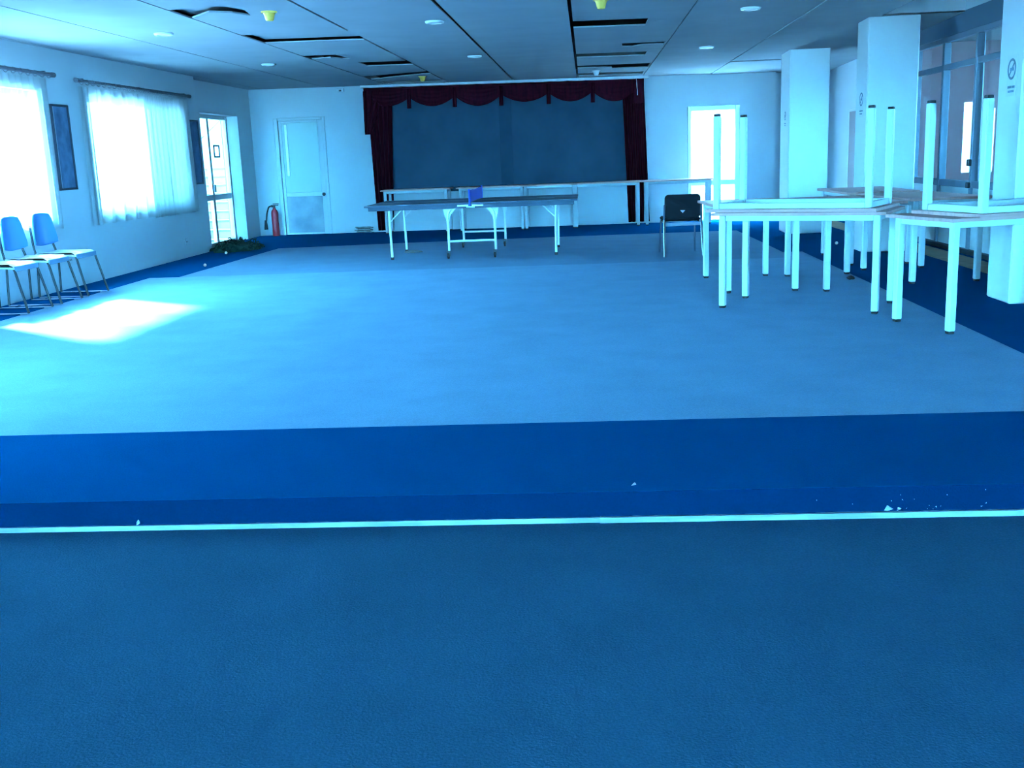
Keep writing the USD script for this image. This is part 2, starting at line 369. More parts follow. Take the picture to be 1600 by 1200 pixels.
for i in range(len(stiles) - 1):
    a, b = stiles[i] + .03, stiles[i + 1] - .03
    obj('transom', bx(XR - .035, XR + .035, a, b, 1.98, 2.04, .005), M['partition_alu'], wrt)
    obj('transom', bx(XR - .035, XR + .035, a, b, .70, .77, .005), M['partition_alu'], wrt)
    obj('glass_pane', bx(XR - .003, XR + .003, a, b, 2.04, 2.28), M['glass'], wrt, smooth=False)
    obj('glass_pane', bx(XR - .003, XR + .003, a, b, .77, 1.98), M['glass'], wrt, smooth=False)
    obj('lower_panel', bx(XR - .015, XR + .015, a, b, .05, .70, .004), M['steel_white'], wrt, label='solid pale panel below the glass')
obj('lock', bx(XR - .075, XR - .04, 11.72, 11.78, .93, 1.0, .006), M['black_metal'], wrt, label='black lock on the stile')
obj('lock', bx(XR - .075, XR - .04, 11.72, 11.78, .70, .76, .006), M['black_metal'], wrt, label='black lock on the stile')
# the corridor behind the partition
cor = thing('corridor', 'dim pink-walled corridor behind the glazed partition', kind='structure')
cw = sbox(5, -.45, 16.7, 3.3).difference(sbox(11.6, 1.1, 12.4, 2.2))  # opening added out of view to light the corridor end
obj('corridor_wall', ext_x(cw, 6.4, 6.6), M['pink_wall'], cor, smooth=False)
ce = sbox(XR + .2, -.45, 6.4, 3.3).difference(unary_union([sbox(5.57, .72, 5.70, 1.74), sbox(5.91, .72, 6.02, 1.64)]))
obj('corridor_end', ext_y(ce, 16.5, 16.6), M['pink_wall'], cor, smooth=False)
for x0, x1, z1 in ((5.57, 5.70, 1.74), (5.91, 6.02, 1.64)):
    obj('slit_pane', bx(x0, x1, 16.54, 16.548, .72, z1), M['bright_frosted'], cor, smooth=False, label='narrow bright slit window at the end of the corridor')
obj('corridor_end', bx(XR + .2, 6.4, 5, 5.2, -.45, 3.3), M['pink_wall'], cor, smooth=False)
obj('corridor_ceiling', bx(XR + .2, 6.4, 5.2, 16.5, 2.6, 2.7), M['ceiling'], cor, smooth=False)

# doors
d3 = thing('door_3', 'dark brown door in the right wall between the two far columns', kind='structure')
obj('leaf', bx(XR - .012, XR + .04, 16.2, 17.23, 0.0, 1.69, .004), M['door_wood'], d3)
obj('door_frame', cat_([bx(XR - .015, XR + .1, 16.15, 16.2, 0, 1.73, .004), bx(XR - .015, XR + .1, 17.23, 17.28, 0, 1.73, .004), bx(XR - .015, XR + .1, 16.2, 17.23, 1.69, 1.73, .004)]), M['white_paint'], d3)
obj('handle', tube(rounded([(XR - .01, 16.3, .95), (XR - .06, 16.3, .95), (XR - .06, 16.42, .95)], .01), .008), M['chrome'], d3)

d1 = thing('door_1', 'white back door with a frosted upper pane and stained lower panel', kind='structure')
a, b, h = DL
obj('door_frame', cat_([bx(a, a + .07, YB - .02, YB + .12, 0, h, .006), bx(b - .05, b, YB - .02, YB + .12, 0, h, .006), bx(a + .07, b - .05, YB - .02, YB + .12, h - .05, h, .006)]), M['door_paint'], d1)
la, lb = a + .071, b - .051
obj('leaf', cat_([bx(la, la + .05, YB + .02, YB + .06, 0.0, h - .0505, .004), bx(lb - .09, lb, YB + .02, YB + .06, 0.0, h - .0505, .004), bx(la + .05, lb - .09, YB + .02, YB + .06, h - .085, h - .0505, .004),
                  bx(la + .05, lb - .09, YB + .02, YB + .06, .66, .735, .004), bx(la + .05, lb - .09, YB + .02, YB + .06, 0.0, .03, .004)]), M['door_paint'], d1)
obj('frosted_pane', bx(la + .05, lb - .09, YB + .035, YB + .042, .735, h - .085), M['frosted'], d1, smooth=False, label='frosted glass pane')
obj('kick_panel', bx(la + .05, lb - .09, YB + .03, YB + .05, .03, .66), M['door_kick'], d1, smooth=False, label='stained lower panel')
obj('light_gap_strip', bx(la + .10, la + .145, YB + .012, YB + .034, 1.02, 1.90, .006), M['lamp_white'], d1, label='white vertical strip on the pane, painted as light through a gap')  # white bar paints the light coming through a gap beside the pane
kn = lathe([(0, 0), (.012, 0), (.012, .03), (.028, .045), (.03, .06), (.018, .072), (0, .074)], 16)
kn.apply_transform(trimesh.transformations.rotation_matrix(math.pi / 2, [1, 0, 0])); kn.apply_translation([lb - .045, YB + .02, .69])
obj('knob', kn, M['black_metal'], d1, label='dark round knob')

d2 = thing('door_2', 'glazed back door glowing with daylight, behind the stacked tables', kind='structure')
a, b, h = DR
obj('door_frame', cat_([bx(a - .03, a + .03, YB - .02, YB + .12, 0, h + .02, .006), bx(b - .07, b + .01, YB - .02, YB + .12, 0, h + .02, .006), bx(a + .03, b - .07, YB - .02, YB + .12, h - .06, h + .02, .006)]), M['alu'], d2)
for z0, z1 in ((.02, .60), (.69, h - .06)):
    obj('pane', bx(a + .03, b - .07, YB + .04, YB + .048, z0, z1), M['bright_frosted'], d2, smooth=False, label='pale translucent pane')
obj('mid_rail', bx(a + .03, b - .07, YB + .02, YB + .07, .60, .69, .005), M['alu'], d2)
obj('bottom_rail', bx(a + .03, b - .07, YB + .02, YB + .07, 0, .02, .003), M['alu'], d2)

d4 = thing('door_4', 'aluminium glazed door in the left wall looking out to steps', kind='structure')
gx = -6.03
obj('door_frame', cat_([bx(gx - .04, gx + .04, 16.05, 16.11, 0, 2.04, .005), bx(gx - .04, gx + .04, 17.77, 17.83, 0, 2.04, .005), bx(gx - .04, gx + .04, 16.11, 17.77, 1.98, 2.04, .005)]), M['alu'], d4)
ym = 16.93
obj('stile', bx(gx - .03, gx + .03, ym - .045, ym + .045, 0.0, 1.98, .005), M['alu'], d4)
for y0, y1 in ((16.11, ym - .045), (ym + .045, 17.77)):
    obj('mid_rail', bx(gx - .03, gx + .03, y0, y1, .70, .79, .005), M['alu'], d4)
    obj('pane', bx(gx - .004, gx + .004, y0, y1, .79, 1.98), M['glass'], d4, smooth=False)
    obj('pane', bx(gx - .004, gx + .004, y0, y1, .03, .70), M['glass'], d4, smooth=False)
    obj('bottom_rail', bx(gx - .03, gx + .03, y0, y1, 0, .03, .003), M['alu'], d4)
obj('notice', cat_([bx(gx + .005, gx + .009, 17.16, 17.46, 1.37, 1.40), bx(gx + .005, gx + .009, 17.16, 17.46, 1.55, 1.58), bx(gx + .005, gx + .009, 17.16, 17.22, 1.40, 1.55), bx(gx + .005, gx + .009, 17.40, 17.46, 1.40, 1.55)]), M['sign_ink'], d4, label='small dark square sticker outline')
obj('handle', cat_([bx(gx + .03, gx + .07, ym - .02, ym + .02, .83, .95, .006)]), M['black_metal'], d4, label='black lever lock')

# ceiling: long boards between joints, some sagging or missing, dark void above
def cz(x): return 2.452 - 0.0094 * x
ceil = thing('ceiling', 'white board ceiling in long strips with dark joints and gaps', kind='structure')
joints = [-6.1, -5.54, -4.455, -3.37, -2.29, -1.20, -0.115, 0.97, 2.10]
gapw = [0, .006, .007, .009, .014, .016, .016, .007, .004]
openings = {3: [Polygon([(-3.40, 8.84), (-2.88, 8.72), (-2.78, 8.98), (-2.84, 9.34), (-2.93, 9.14), (-3.10, 9.04), (-3.36, 9.36)]),
                Polygon([(-3.361, 13.0), (-2.96, 12.98), (-2.90, 13.55), (-3.0, 13.55), (-3.1, 13.34), (-3.361, 13.44)]),
                sbox(-2.93, 14.12, -2.304, 14.72), Polygon([(-3.361, 16.5), (-2.304, 15.9), (-2.304, 16.35), (-2.9, 16.75), (-3.361, 17.15)]), sbox(-3.30, 17.72, -2.304, 18.25)],
            6: [sbox(-.099, 10.60, .62, 11.16), Polygon([(.44, 12.9), (.94, 12.86), (.94, 13.16), (.70, 13.14), (.58, 13.34), (.46, 13.3)]), sbox(-.099, 14.02, .80, 14.58),
                Polygon([(-.099, 15.9), (.955, 15.86), (.955, 16.6), (.42, 16.65), (.40, 16.35), (-.099, 16.34)]), sbox(-.099, 17.42, .93, 17.95)]}
cuts_a = [NEAR - .1, 3.0, 7.1, 11.0, 14.9, 18.55]
cuts = {3: [NEAR - .1, 3.0, 8.0, 10.72, 11.50, 14.44, 18.0, 18.55], 6: [NEAR - .1, 3.0, 7.0, 10.80, 14.26, 16.1, 17.68, 18.55]}
for k in range(len(joints) - 1):
    x0, x1 = joints[k] + gapw[k] / 1, joints[k + 1] - gapw[k + 1] / 1
    cc = cuts.get(k, cuts_a)
    for i in range(len(cc) - 1):
        pg = sbox(x0, cc[i] + (.0015 if i else 0), x1, cc[i + 1] - .0015)
        for o in openings.get(k, []): pg = pg.difference(o)
        raised = 0.04 if (k == 3 and abs(cc[i] - 10.72) < .01) else 0.0
        m = ext_z(pg, 0, 0.014); v = np.array(m.vertices); v[:, 2] += 2.452 - 0.0094 * v[:, 0] + raised
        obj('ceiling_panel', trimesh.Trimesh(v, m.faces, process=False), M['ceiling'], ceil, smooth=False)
pg = sbox(-3.42, 8.62, -2.72, 9.50)  # board added so the gap at the curled panel shows grey
m = ext_z(pg, 0, 0.012); v = np.array(m.vertices); v[:, 2] += 2.452 - 0.0094 * v[:, 0] + .05
obj('ceiling_panel', trimesh.Trimesh(v, m.faces, process=False), M['ceiling'], ceil, smooth=False, label='board added above the curled panel to lighten the gap')
def cr(y): return 2.42 + 0.0195 * (18.55 - max(y, 12.2))
slot = sbox(2.14, 16.40, 2.90, 16.56)
for y0, y1 in ((16.5, 19.0), (12.2, 16.5), (NEAR - .1, 12.2)):
    x1 = 4.3 if y0 >= 12.2 else 3.2
    pg = sbox(2.106, y0, x1, y1).difference(slot)
    m = ext_z(pg, 0, 0.014); v = np.array(m.vertices); v[:, 2] += np.array([cr(t) for t in v[:, 1]])
    obj('aisle_panel', trimesh.Trimesh(v, m.faces, process=False), M['ceiling'], ceil, smooth=False)
obj('step_face', bx(2.10, 2.106, NEAR, 18.55, 2.425, 2.58), M['ceiling'], ceil, smooth=False)
obj('bulkhead', bx(3.2, 4.3, 12.2, 12.26, 2.546, 3.05), M['column'], ceil, smooth=False, label='bright upstand of the raised ceiling beside the columns')
obj('bulkhead', bx(3.19, 3.2, NEAR, 12.26, 2.546, 3.05), M['column'], ceil, smooth=False)
obj('raised_panel', bx(3.2, 4.3, NEAR, 12.2, 3.0, 3.03), M['ceiling'], ceil, smooth=False)
obj('void_slab', bx(-6.3, 6.3, NEAR - .3, 19.2, 3.28, 3.45), M['plenum'], ceil, smooth=False)
obj('void_dark_sheet', bx(-3.45, 1.05, 8, 18.5, 2.60, 2.61), M['plenum'], ceil, smooth=False)  # dark sheet added so the ceiling gaps stay dark

# columns: each a setting piece with chamfered corners
def column(x0, x1, y0, y1, top, label, mat='column'):
    c = thing('column', label, 'column', ((x0 + x1) / 2, (y0 + y1) / 2, 0), group='white square columns')
    hx, hy = (x1 - x0) / 2, (y1 - y0) / 2
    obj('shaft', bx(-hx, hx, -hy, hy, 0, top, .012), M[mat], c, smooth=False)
    return c, hx, hy
def ring(r, t, n=28):
    return Point(0, 0).buffer(r, n).difference(Point(0, 0).buffer(r - t, n))
def notice(c, hx, y, z, s=1.0):
    """a round prohibition mark and an unreadable line of small print on the column's left face"""
    g = unary_union([ring(.075 * s, .016 * s), affinity.rotate(sbox(-.07 * s, -.007 * s, .07 * s, .007 * s), -45), sbox(-.035 * s, -.012 * s, .03 * s, .010 * s)])
    bars = unary_union([sbox(-.07 * s, -.135 * s, -.015 * s, -.118 * s), sbox(-.005 * s, -.135 * s, .06 * s, .0 - .118 * s), sbox(-.055 * s, -.165 * s, .05 * s, -.150 * s)])
    m = ext_x(unary_union([g, bars]), -hx - .0035, -hx - .002); m.apply_translation([0, y, z])
    n_ = put(UsdGeom.Xform.Define(stage, numbered(path_of(c), 'notice')).GetPrim(), 'pale notice with a dark round prohibition mark')
    q = bx(-hx - .002, -hx, y - .09 * s, y + .09 * s, z - .19 * s, z + .10 * s)
    obj('sheet', q, M['sign_paper'], n_, smooth=False); obj('mark', m, M['sign_ink'], n_, smooth=False)
c3, hx, hy = column(3.11, 3.66, 8.05, 8.50, 2.56, 'nearest white square column, cut off by the right edge of the photo')
notice(c3, hx, -.03, 1.70)
c2, hx, hy = column(3.09, 3.64, 12.27, 12.75, 2.58, 'middle white square column standing behind the upturned tables')
notice(c2, hx, -.02, 1.69)
c1, hx, hy = column(2.79, 3.33, 15.2, 15.85, 2.50, 'farthest white square column, nearest to the back wall')
notice(c1, hx, -.05, 1.62, .8)

# outdoors
g = obj('ground', bx(-120, 120, -120, 160, -0.5, -0.32), M['ground'], smooth=False); put(g, 'pale paved ground outside the hall', kind='structure')
st = thing('outdoor_steps', 'pale concrete steps outside the glazed left door', 'steps')
for k in range(9):
    y0 = 20.2 + .30 * k; z1 = -.15 + .17 * k
    s_ = obj('step', bx(-9.0, -6.75, y0, y0 + .34, -.32, z1, .01), M['concrete'], st)
    obj('shade_line', bx(-9.0, -6.75, y0 - .015, y0 + .02, z1 - .045, z1 - .004), M['step_shade'], s_, smooth=False)  # dark strip paints the shadow line under each tread edge
hr = st
obj('stringer', trimesh.Trimesh(*_hull([(-9.4, 24.2, 1.36), (-9.4, 24.2, 1.58), (-8.3, 24.2, 2.25), (-8.3, 24.2, 2.47), (-9.4, 24.3, 1.36), (-9.4, 24.3, 1.58), (-8.3, 24.3, 2.25), (-8.3, 24.3, 2.47)]), process=False), M['alu'], hr)
obj('rail', tube([(-6.7, 20.3, .75), (-6.7, 23.0, 2.2)], .02), M['alu'], hr)
for t in (0.05, .35, .65, .95):
    y = 20.3 + 2.7 * t; zt = .75 + 1.45 * t
    obj('post', cyl(.014, -.32, zt, -6.7, y, 8), M['alu'], hr)
ow = obj('outside_building', bx(-13.0, -6.3, 26, 27, -.32, 6.5), M['render_white'], smooth=False); put(ow, 'white rendered wall behind the outdoor steps', 'building')
aw = obj('daylight_blocker', cat_([bx(-9.7, -9.45, 15.5, 26, -.32, 3.4, .01), bx(-9.45, -6.55, 15.5, 15.7, -.32, 3.4, .01), bx(-6.08, -5.9, 18.92, 26, -.32, 3.4, .01)]), M['render_white'], smooth=False); put(aw, 'white walls added around the outdoor steps to cut daylight', kind='structure')  # walls added to keep daylight off the glazed left door
cn = obj('sun_blocker', cat_([bx(-7.9, XL - .22, 12.2, 15.5, 2.65, 2.8, .01), bx(-9.7, XLF - .30, 15.5, 21.6, 3.41, 3.55, .01)]), M['concrete'], smooth=False); put(cn, 'concrete slab added outside the left wall to block sun and sky', kind='structure')  # slab added to stop sun at the second window and sky over the steps

# ------------------------------------------------------------------ curtains on the left windows
def sheer_panel(parent, y0, y1, zt, zb, x, pitch, amp, seed, flare=0.0, mat='sheer'):
    r = random.Random(seed); ph = [r.uniform(0, 6) for _ in range(4)]
    n = max(24, int((y1 - y0) / pitch * 10))
    us = np.linspace(0, 1, n); vs = np.linspace(0, 1, 14)
    def f(u, v):
        y = y0 + (y1 - y0) * u + flare * v * (u - .5)
        w = y / pitch * 2 * math.pi
        d = amp * (.6 + .4 * v) * (math.sin(w + ph[0] + .4 * math.sin(w * .37 + ph[1])) + .45 * math.sin(w * .53 + ph[2]))
        y += .25 * pitch * math.sin(w * .5 + ph[3]) * (.3 + .7 * v)
        return (x + d, y, zt + (zb - zt) * v + .006 * math.sin(w * .4) * v)
    m = sheet(f, us, vs)
    return obj('curtain_panel', m, M[mat], parent, smooth=True)
sc = thing('sheer_curtain', 'sunlit sheer curtain over the nearer left window, above the chairs', 'curtain', group='sheer curtains on the left wall')
sheer_panel(sc, 8.15, 9.75, 2.185, .65, XL + .038, .15, .018, 1, mat='voile')
sheer_panel(win3, 4.1, 7.0, 2.185, .65, XL + .05, .15, .018, 6, mat='voile')
sheer_panel(sc, 9.72, 11.03, 2.185, .65, XL + .038, .12, .018, 2, mat='voile')
sc2 = thing('sheer_curtain', 'sheer white curtain in deep folds between the two tall pictures', 'curtain', group='sheer curtains on the left wall')
sheer_panel(sc2, 11.70, 13.55, 2.15, .63, XL + .038, .17, .022, 3)
sheer_panel(sc2, 13.40, 14.92, 2.15, .62, XL + .06, .075, .026, 4)
sheer_panel(sc2, 13.55, 14.90, 2.15, .62, XL + .042, .09, .018, 5)
def rod(y0, y1, z, label):
    t = thing('curtain_rod', label, 'curtain rod', group='curtain rods on the left wall')
    obj('rail', tube([(XL + .075, y0, z), (XL + .075, y1, z)], .02), M['rod'], t)
    for y in (y0, y1): obj('end_cap', cyl(.026, -.03, .03, n=12).apply_transform(trimesh.transformations.rotation_matrix(math.pi / 2, [1, 0, 0])).apply_translation([XL + .075, y, z]), M['rod'], t)
    for y in (y0 + .15, (y0 + y1) / 2, y1 - .15): obj('bracket', bx(XL, XL + .075, y - .012, y + .012, z - .012, z + .03, .003), M['rod'], t)
    hk = [tube([(XL + .075 + .024 * math.cos(a), y, z - .008 + .03 * math.sin(a)) for a in np.linspace(0, 2 * math.pi, 9)], .003, 4) for y in np.arange(y0 + .1, y1 - .05, .14)]
    put(obj('hooks', cat_(hk), M['rod'], t), kind='stuff')
rod(8.1, 11.08, 2.225, 'dark curtain rod over the nearer left window')
rod(11.62, 14.95, 2.205, 'dark curtain rod over the window between the tall pictures')

def picture(y0, y1, z0, z1, label):
    t = thing('picture', label, 'picture', group='tall pictures between the windows')
    f = .022
    obj('frame', cat_([bx(XL, XL + .03, y0, y0 + f, z0, z1, .003), bx(XL, XL + .03, y1 - f, y1, z0, z1, .003), bx(XL, XL + .03, y0 + f, y1 - f, z0, z0 + f, .003), bx(XL, XL + .03, y0 + f, y1 - f, z1 - f, z1, .003)]), M['frame_dark'], t)
    obj('mat_border', bx(XL, XL + .012, y0 + f, y0 + f + .05, z0 + f, z1 - f), M['frame_pale'], t, smooth=False)
    obj('print', bx(XL, XL + .014, y0 + f + .05, y1 - f, z0 + f, z1 - f), M['print'], t, smooth=False)
picture(11.06, 11.44, 1.04, 1.935, 'tall dark blue picture on the wall between the two sheer curtains')
picture(14.97, 15.34, .99, 1.89, 'tall dark blue picture between the far sheer curtain and the glazed door')

# sockets on the left wall
for y, z, lb in ((11.1, .30, 'small wall socket low on the left wall behind the chairs'), (14.5, .22, 'small wall socket low on the left wall before the glazed door')):
    t = thing('wall_socket', lb, 'socket', group='sockets on the left wall'); obj('plate', bx(XL, XL + .012, y - .05, y + .05, z - .05, z + .05, .004), M['socket'], t)
    for dy in (-.018, .018): obj('hole', bx(XL + .012, XL + .0125, y + dy - .006, y + dy + .006, z - .01, z + .01), M['black_rubber'], t, smooth=False)
t = thing('wall_sensor', 'small white box high on the back wall above the frosted door', 'sensor')
obj('housing', bx(-4.24, -4.12, YB - .05, YB, 2.40, 2.46, .008), M['socket'], t); obj('lens', bx(-4.20, -4.16, YB - .055, YB - .05, 2.41, 2.435), M['black_rubber'], t, smooth=False)

# ------------------------------------------------------------------ ceiling fittings
def lamp_at(x, y, label):
    t = thing('downlight', label, 'ceiling light', (x, y, cz(x)), group='round ceiling lights')
    return t
dl0 = lamp_at(-1.37, 10.19, 'round white ceiling light beside the central dark joint, the nearer one')
obj('rim', lathe([(.065, -.022), (.085, -.020), (.092, -.008), (.092, 0), (.065, 0), (.065, -.022)], 28), M['lamp_white'], dl0)
obj('diffuser', lathe([(0, -.016), (.05, -.015), (.066, -.010), (.066, -.004), (0, -.004)], 28), M['lamp_white'], dl0)
for x, y, lb in ((-1.37, 13.76, 'round white ceiling light beside the central dark joint, the farther one'), (-4.0, 10.32, 'round white ceiling light nearest to the windows'), (-4.04, 13.87, 'round white ceiling light above the glazed left door side, farther row'),
                 (1.5, 10.1, 'round white ceiling light at the top edge right of the smoke detectors'), (1.5, 13.68, 'round white ceiling light above the black chair')):
    dup(dl0, lb, (x, y, cz(x)))
def detector(x, y, label, capm):
    t = thing('smoke_detector', label, 'smoke detector', (x, y, cz(x)), group='smoke detectors on the ceiling')
    obj('base', lathe([(.055, -.012), (.066, -.010), (.068, 0), (0, 0), (0, -.012), (.055, -.012)], 24), M['lamp_white'] if capm is None else capm, t)
    obj('dust_cap', lathe([(0, -.075), (.028, -.075), (.034, -.068), (.044, -.03), (.052, -.012), (0, -.012)], 24), capm or M['lamp_white'], t)
detector(-2.62, 9.14, 'orange capped smoke detector on the left half of the ceiling', M['detector'])
detector(0.15, 9.20, 'orange capped smoke detector at the top edge of the photo, right of centre', M['detector'])
detector(-2.5, 16.85, 'small orange capped smoke detector over the left end of the stage curtain', M['detector'])
detector(0.18, 16.9, 'small pale smoke detector over the right end of the stage curtain', M['sign_paper'])

# ------------------------------------------------------------------ stage curtain and backdrop
bd = thing('backdrop', 'grey cloth backdrop framed by the maroon stage curtain', 'backdrop')
obj('cloth', bx(-3.42, -1.47, YB - .035, YB - .005, .66, 2.38, .004), M['board'], bd)
obj('cloth', bx(-1.26, .72, YB - .035, YB - .005, .66, 2.38, .004), M['board'], bd)
obj('overlap', bx(-1.47, -1.26, YB - .030, YB - .005, .66, 2.38, .003), M['board_seam'], bd, label='darker overlap between the two cloths')
cu = thing('stage_curtain', 'maroon velvet stage curtain with scalloped valance on the back wall', 'curtain')
def drape(y, z0, z1, left, right, folds, amp, n=90):
    us = np.linspace(0, 1, n); vs = np.linspace(0, 1, 16)
    def f(u, v):
        z = z1 + (z0 - z1) * v; a, b = left(z), right(z)
        return (a + (b - a) * u, y - amp * (.5 + .5 * math.sin(u * folds * 2 * math.pi + .5 * math.sin(3 * v))) , z)
    front = sheet(f, us, vs)
    return front
lin = lambda z0, a, z1, b: (lambda z: a + (b - a) * (z - z0) / (z1 - z0))
obj('side_drape', drape(YB - .06, .03, 2.36, lin(.03, -3.66, 2.36, -3.71), lin(.03, -3.38, 2.3, -3.28), 5, .07), M['velvet'], cu, smooth=True)
obj('side_drape', drape(YB - .06, .03, 2.36, lin(.03, .70, 2.36, .62), lin(.03, 1.06, 2.36, .985), 5, .07), M['velvet'], cu, smooth=True)
obj('jabot', drape(YB - .12, 1.67, 2.39, lin(1.67, -3.78, 2.39, -3.77), lin(1.67, -3.66, 2.39, -3.40), 3, .04, 40), M['velvet'], cu, smooth=True, label='hanging side tail of the valance')
xs = [-3.76, -2.98, -2.20, -1.41, -.61, .13, .86]
zt = lambda x: 2.405 - .0085 * x * 1.0
def swag(xa, xb, drop):
    us = np.linspace(0, 1, 30); vs = np.linspace(0, 1, 18)
    def f(u, v):
        x = xa + (xb - xa) * u; sag = math.sin(math.pi * u) ** .8
        z = zt(x) - v * (.17 + drop * sag)
        return (x, YB - .13 - .035 * sag * math.sin(math.pi * min(1, v * 1.05)) - .010 * math.sin(v * 5 * 2 * math.pi) * (.25 + sag) * v, z)
    return sheet(f, us, vs)
for i in range(6):
    obj('swag', swag(xs[i], xs[i + 1], .14 + .02 * ((i * 7) % 3)), M['velvet'], cu, smooth=True)
for x in xs[1:6]:
    obj('tail', drape(YB - .175, zt(x) - .36, zt(x) - .04, lambda z, x=x: x - .035, lambda z, x=x: x + .035, 1.5, .025, 16), M['velvet'], cu, smooth=True, label='short tail between swags')
obj('side_swag', drape(YB - .14, 2.0, 2.40, lin(2.0, .80, 2.4, .84), lambda z: .985, 1.5, .03, 24), M['velvet'], cu, smooth=True)
pm = cu
pv = _hull([(-3.80, YB - .20, 2.445), (-3.80, YB - .20, 2.482), (1.06, YB - .20, 2.398), (1.06, YB - .20, 2.440), (-3.80, YB, 2.445), (-3.80, YB, 2.482), (1.06, YB, 2.398), (1.06, YB, 2.440)])
obj('pelmet', trimesh.Trimesh(*pv, process=False), M['white_paint'], pm, smooth=False, label='thin white pelmet strip')
obj('cord', tube([(.86, YB - .17, 2.40), (.87, YB - .175, 2.25), (.875, YB - .175, 2.13)], .006), M['white_paint'], pm, label='white pull cord')

# ------------------------------------------------------------------ school tables
TH = .735
def make_table(name, length, depth, label, loc, rotz, group, flip=False, steel='steel_white'):
    """length and depth between leg centres"""
    t = thing(name, label, 'table', loc, rotz, group, flip=flip)
    lx, ly = length / 2, depth / 2; ox, oy = lx + .07, ly + .07
    obj('tabletop', bx(-ox + .003, ox - .003, -oy + .003, oy - .003, TH - .020, TH, .003), M['wood_top'], t)
    obj('edging', cat_([bx(-ox, ox, -oy, -oy + .004, TH - .022, TH - .001), bx(-ox, ox, oy - .004, oy, TH - .022, TH - .001), bx(-ox, -ox + .004, -oy + .004, oy - .004, TH - .022, TH - .001), bx(ox - .004, ox, -oy + .004, oy - .004, TH - .022, TH - .001)]), M['wood_edge'], t, smooth=False)
    for sx, sy in ((-1, -1), (1, -1), (1, 1), (-1, 1)):
        l_ = obj('leg', bx(sx * lx - .025, sx * lx + .025, sy * ly - .025, sy * ly + .025, .018, TH - .022, .006), M[steel], t)
        obj('foot_cap', bx(sx * lx - .021, sx * lx + .021, sy * ly - .021, sy * ly + .021, 0, .020, .004), M['black_rubber'], l_)
    for sy in (-1, 1):
        obj('apron', bx(-lx + .025, lx - .025, sy * ly - .014, sy * ly + .014, TH - .065, TH - .022, .004), M[steel], t)
    for sx in (-1, 1):
        obj('apron', bx(sx * lx - .014, sx * lx + .014, -ly + .025, ly - .025, TH - .065, TH - .022, .004), M[steel], t)
    return t
tb = make_table('school_table', 1.145, .57, 'white legged wooden table left of the gap carrying an upturned table', (1.673, 8.276, 0), -.455, 'white legged tables on the right')
dup(tb, 'upturned table on the left table, its four legs in the air', (1.637, 8.332, 2 * TH + .0015), -.494, flip=True)
dup(tb, 'white legged wooden table at the right edge of the photo, carrying an upturned table', (2.747, 7.306, 0), .322)
dup(tb, 'upturned table with legs in the air at the right edge of the photo', (2.909, 7.27, 2 * TH + .0015), .305, flip=True)
PI2 = math.pi / 2
dup(tb, 'wooden table end on behind the front left table, left of a pair', (1.44, 9.713, 0), .056 + PI2)
dup(tb, 'wooden table end on behind the front left table, right of a pair', (2.222, 9.65, 0), .102 + PI2)
dup(tb, 'wooden table behind the gap between the two stacked pairs, on blue carpet', (3.02, 9.99, 0), .113 + PI2)
dup(tb, 'wooden table farthest back in the right group, in front of the middle column', (2.93, 11.56, 0), .022 + PI2)
back = [(-3.404, -2.362), (-2.122, -1.087), (-.177, .831), (.985, 2.02)]
tw = make_table('wall_table', 1.03, .46, 'pale narrow table against the back wall beside the left drape', ((back[0][0] + back[0][1]) / 2, 18.13, 0), 0, 'narrow tables along the back wall', steel='steel_shaded')
for (a, b), lb in zip(back[1:], ('pale narrow table against the back wall behind the table tennis net', 'pale narrow table against the back wall in front of the right drape', 'pale narrow table against the back wall below the glowing door')):
    dup(tw, lb, ((a + b) / 2, 18.13, 0))
make_table('short_wall_table', .80, .46, 'short pale wall table behind the right end of the table tennis table', (-.625, 18.13, 0), math.pi, 'narrow tables along the back wall', steel='steel_shaded')

# ------------------------------------------------------------------ table tennis table
tt = thing('table_tennis_table', 'dark folding table tennis table on a wheeled white frame', 'table tennis table', (-1.43, 13.75, 0))
Z1, Z0 = .682, .660
for s in (-1, 1):
    x0, x1 = (-1.31, -.015) if s < 0 else (.015, 1.31)
    th = obj('half_top', bx(x0, x1, -.76, .76, Z0, Z1, .003), M['tt_top'], tt, label='dark slate blue half of the playing top')
    ln = [bx(x0 + .0, x1 - .0, -.758, -.738, Z1, Z1 + .0008), bx(x0, x1, .738, .758, Z1, Z1 + .0008), bx(x0, x1, -.0015, .0015, Z1, Z1 + .0008)]
    obj('lines', cat_(ln), M['line_white'], th, smooth=False)
    fr = [bx(x0 + .04, x1 - .04, y - .012, y + .012, Z0 - .045, Z0, .003) for y in (-.70, .70)] + [bx(xx_ - .012, xx_ + .012, -.688, .688, Z0 - .045, Z0, .003) for xx_ in (x0 + .06, x1 - .06)]
    obj('apron', cat_(fr), M['tt_top'], tt)
    for y in (-.56, .53):
        xl = s * 1.03
        l_ = obj('leg', tube([(xl * 1.01, y, Z0), (xl, y, .015)], .016, 10), M['steel_white'], tt)
        obj('foot', cyl(.019, 0, .03, xl, y, 12), M['black_rubber'], l_)
        obj('brace', tube([(xl, y, .47), (xl - s * .17, y, Z0 - .03)], .008, 8), M['steel_white'], tt)
